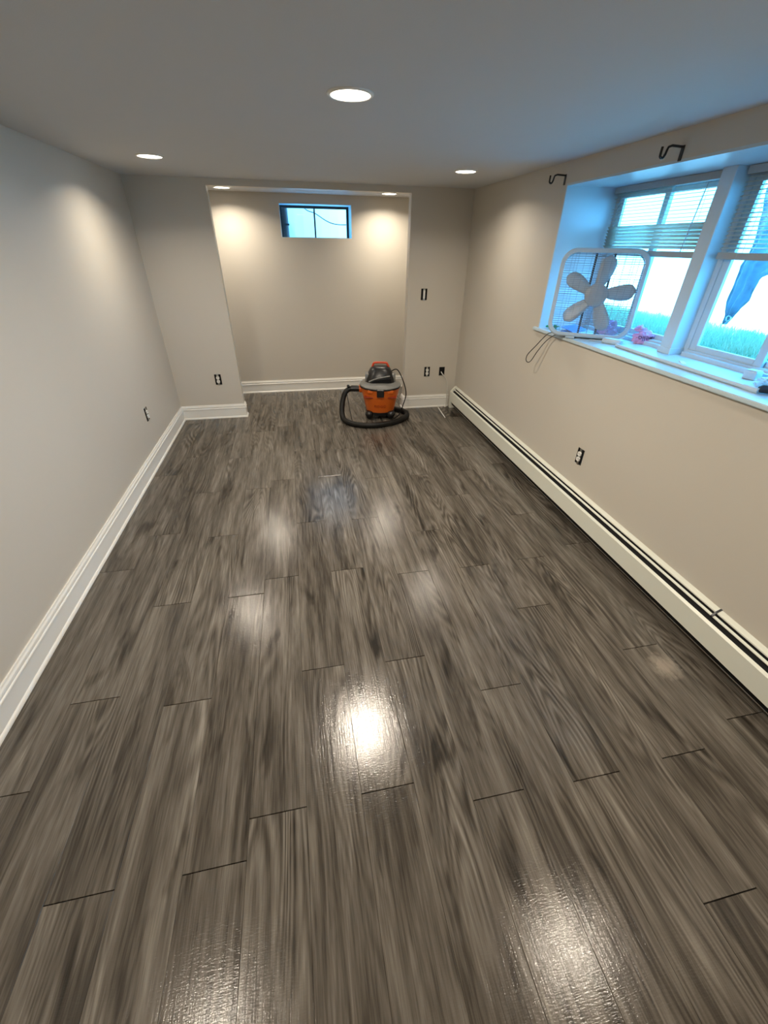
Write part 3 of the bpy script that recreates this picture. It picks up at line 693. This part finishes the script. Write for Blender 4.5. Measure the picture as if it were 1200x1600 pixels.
for s in (-1, 1):
    bm = B(); bx(bm, s * 0.075 - 0.032, s * 0.075 + 0.032, -0.226, -0.16, 0.325, 0.357, bev=0.005)
    for v in bm.verts: v.co = Matrix.Rotation(s * 0.18, 3, 'Z') @ v.co
    obj('rim_shoulder', bm, M['orange'], vac)
    bm = B(); bx(bm, s * 0.110 - 0.055, s * 0.110 + 0.055, -0.200, -0.12, 0.262, 0.278, bev=0.004)
    for v in bm.verts: v.co = Matrix.Rotation(s * 0.10, 3, 'Z') @ v.co
    obj('moulded_band', bm, M['darkorange'], vac)
me = text_mesh('RIDGID', 0.042, 0.002); me.transform(Matrix.Rotation(PI / 2 + 0.23, 4, 'X')); me.transform(Matrix.Translation((0.0, -0.1845, 0.165)))
for v in me.vertices: v.co.y += (0.1845 - math.sqrt(max(0, 0.1845 ** 2 - v.co.x ** 2)))
link('lettering', me, M['darkorange'], vac)
bm = B()
for k in range(4):
    a = PI / 4 + k * PI / 2 + 0.08; bx(bm, -0.035, 0.035, -0.035, 0.035, 0, 0)
bm.free()
for k in range(4):
    a = PI / 4 + k * PI / 2; cx2, cy2 = 0.178 * math.cos(a), 0.178 * math.sin(a)
    bm = B(); lathe(bm, [(0, 0.098), (0.030, 0.096), (0.046, 0.08), (0.050, 0.055), (0.046, 0.045), (0, 0.045)], 18, (cx2, cy2, 0)); cs = obj('caster_housing', bm, M['vblack'], vac, auto=True)
    bm = B(); lathe(bm, [(0, -0.016), (0.024, -0.016), (0.028, -0.010), (0.028, 0.010), (0.024, 0.016), (0, 0.016)], 18)
    bmesh.ops.rotate(bm, verts=bm.verts, cent=(0, 0, 0), matrix=Matrix.Rotation(PI / 2, 3, 'X') @ Matrix.Identity(3)); bmesh.ops.translate(bm, verts=bm.verts, vec=(cx2, cy2, 0.0285)); obj('caster_wheel', bm, M['hose'], cs, auto=True)
bm = B(); lathe(bm, [(0, 0.050), (0.150, 0.050), (0.170, 0.056), (0.172, 0.085), (0.150, 0.09), (0, 0.09)], 32); obj('caster_base', bm, M['vblack'], vac, auto=True)
bm = B(); tube(bm, [(-0.20, 0.0, 0.318), (-0.245, -0.003, 0.318)], 0.042, 16); obj('hose_port', bm, M['orange'], vac, auto=True)
# world-space helper for hose and cord on the floor
inv = (Matrix.Translation(V0) @ Matrix.Rotation(math.radians(-10), 4, 'Z')).inverted()
def L(pts): return [inv @ Vector(p) for p in pts]
hz = 0.031
hp_ = [(2.02, 4.735, 0.318), (1.975, 4.74, 0.318), (1.93, 4.745, 0.320), (1.86, 4.735, 0.290), (1.815, 4.70, 0.19), (1.795, 4.63, 0.085), (1.805, 4.53, hz), (1.87, 4.40, hz), (1.98, 4.325, hz), (2.12, 4.30, hz), (2.27, 4.325, hz), (2.42, 4.40, hz), (2.53, 4.51, hz), (2.565, 4.62, hz), (2.535, 4.73, hz), (2.47, 4.79, hz), (2.40, 4.84, hz), (2.28, 4.95, hz)]
bm = B(); tube(bm, smooth_pts(L(hp_), 16), 0.030, 12, ridge=0.05); obj('hose', bm, M['hose'], vac, smooth=True)
bm = B(); tube(bm, L([(2.03, 4.735, 0.318), (1.925, 4.745, 0.320)]), 0.035, 16); obj('hose_cuff', bm, M['vblack'], vac, auto=True)
bm = B(); tube(bm, smooth_pts(L([(1.895, 4.74, 0.335), (1.885, 4.72, 0.36)])), 0.016, 8); obj('hose_clip', bm, M['vblack'], vac, auto=True)
bm = B(); tube(bm, smooth_pts(L([(2.375, 4.66, 0.52), (2.43, 4.64, 0.545), (2.475, 4.62, 0.49), (2.525, 4.585, 0.36), (2.535, 4.57, 0.26), (2.50, 4.565, 0.14), (2.47, 4.57, 0.05), (2.42, 4.565, 0.008), (2.36, 4.50, 0.006), (2.31, 4.43, 0.006), (2.315, 4.375, 0.012)])), 0.0062, 6); obj('power_cord', bm, M['hose'], vac, smooth=True)
bm = B(); tube(bm, smooth_pts(L([(1.870, 4.715, 0.275), (1.88, 4.62, 0.14), (1.90, 4.50, 0.010), (1.915, 4.42, 0.006)])), 0.0045, 6); obj('cord_strand', bm, M['hose'], vac, smooth=True)
bm = B(); tube(bm, smooth_pts(L([(1.975, 4.365, 0.045), (2.04, 4.40, 0.012), (2.10, 4.395, 0.010), (2.15, 4.345, 0.045)])), 0.005, 6); obj('cord_loop', bm, M['hose'], vac, smooth=True)

# ------------------------------------------------------------------ outdoors
GZ = 1.22
tag(obj('ground', box(XO, 4.55, -2.0, 9.0, GZ - 0.3, GZ), M['soil']), 'lawn strip outside the big window', kind='structure')
tag(obj('pavement', box(4.55, 16.0, -6.0, 16.0, GZ - 0.3, GZ + 0.01), M['pave']), 'sunlit pale paving beyond the lawn strip', kind='structure')
verts = []; faces = []
rg_ = random.Random(3)
def blade(x, y, h, lean, ang, wd):
    dx, dy = math.cos(ang), math.sin(ang); px, py = -dy * wd, dx * wd; b0 = len(verts)
    verts.extend([(x - px, y - py, GZ), (x + px, y + py, GZ), (x + dx * lean * .4 + px * .7, y + dy * lean * .4 + py * .7, GZ + h * .6), (x + dx * lean * .4 - px * .7, y + dy * lean * .4 - py * .7, GZ + h * .6), (x + dx * lean, y + dy * lean, GZ + h)])
    faces.append((b0, b0 + 1, b0 + 2, b0 + 3)); faces.append((b0 + 3, b0 + 2, b0 + 4))
for i in range(16000):
    y = rg_.uniform(1.2, 4.6); edge = 4.42 + 0.14 * noise.noise((y * 2.2, 0.3, 0)); x = rg_.uniform(3.73, edge)
    if noise.noise((x * 5, y * 5, 4.0)) > 0.42: continue
    blade(x, y, rg_.uniform(0.02, 0.075), rg_.uniform(0.005, 0.04), rg_.uniform(0, 2 * PI), rg_.uniform(0.0012, 0.003))
me = bpy.data.meshes.new('grass'); me.from_pydata(verts, [], faces); me.update()
tag(link('grass', me, M['grass']), 'bright green grass outside the window', 'grass', kind='stuff')
# blue tarp corner hanging outside the nearer window
def unp(px, py, X):
    d = FW * F_PX + RT * (px - 600) + UP * (800 - py); o_ = Vector((1.352, 0, 1.719)); return o_ + d * ((X - o_.x) / d.x)
TX = 3.98
lf = [unp(*p, TX) for p in ((1131, 507), (1134, 478), (1142, 452), (1160, 415), (1178, 372), (1194, 315), (1208, 250), (1220, 200))]
rf = [unp(*p, TX) for p in ((1133, 506), (1153, 492), (1172, 470), (1184, 446), (1200, 430), (1255, 420), (1330, 400), (1420, 380))]
lf = smooth_pts(lf, 4); rf = smooth_pts(rf, 4); nn = 14
bm = B(); gv = []
for i, (a_, b_) in enumerate(zip(lf, rf)):
    row = []
    for j in range(nn + 1):
        p_ = a_.lerp(b_, j / nn); wv = 0.028 * noise.noise((p_.y * 9, p_.z * 7, 1.0)) + 0.012 * noise.noise((p_.y * 26, p_.z * 22, 5.0))
        row.append(bm.verts.new((p_.x + wv + 0.02 * math.sin(j * 1.3), p_.y, p_.z)))
    gv.append(row)
for i in range(len(gv) - 1):
    for j in range(nn): bm.faces.new((gv[i][j], gv[i + 1][j], gv[i + 1][j + 1], gv[i][j + 1]))
bmesh.ops.solidify(bm, geom=bm.faces[:], thickness=0.003)
tarp = tag(obj('tarp', bm, M['tarp'], smooth=True), 'crumpled dark blue tarp corner hanging outside the nearer window', 'tarp')
gp = unp(1138, 498, TX - 0.035)
bm = B(); tube(bm, [gp + Vector((0, 0.014 * math.cos(2 * PI * k / 14), 0.014 * math.sin(2 * PI * k / 14))) for k in range(15)], 0.004, 6); obj('grommet', bm, M['steel'], tarp, auto=True)
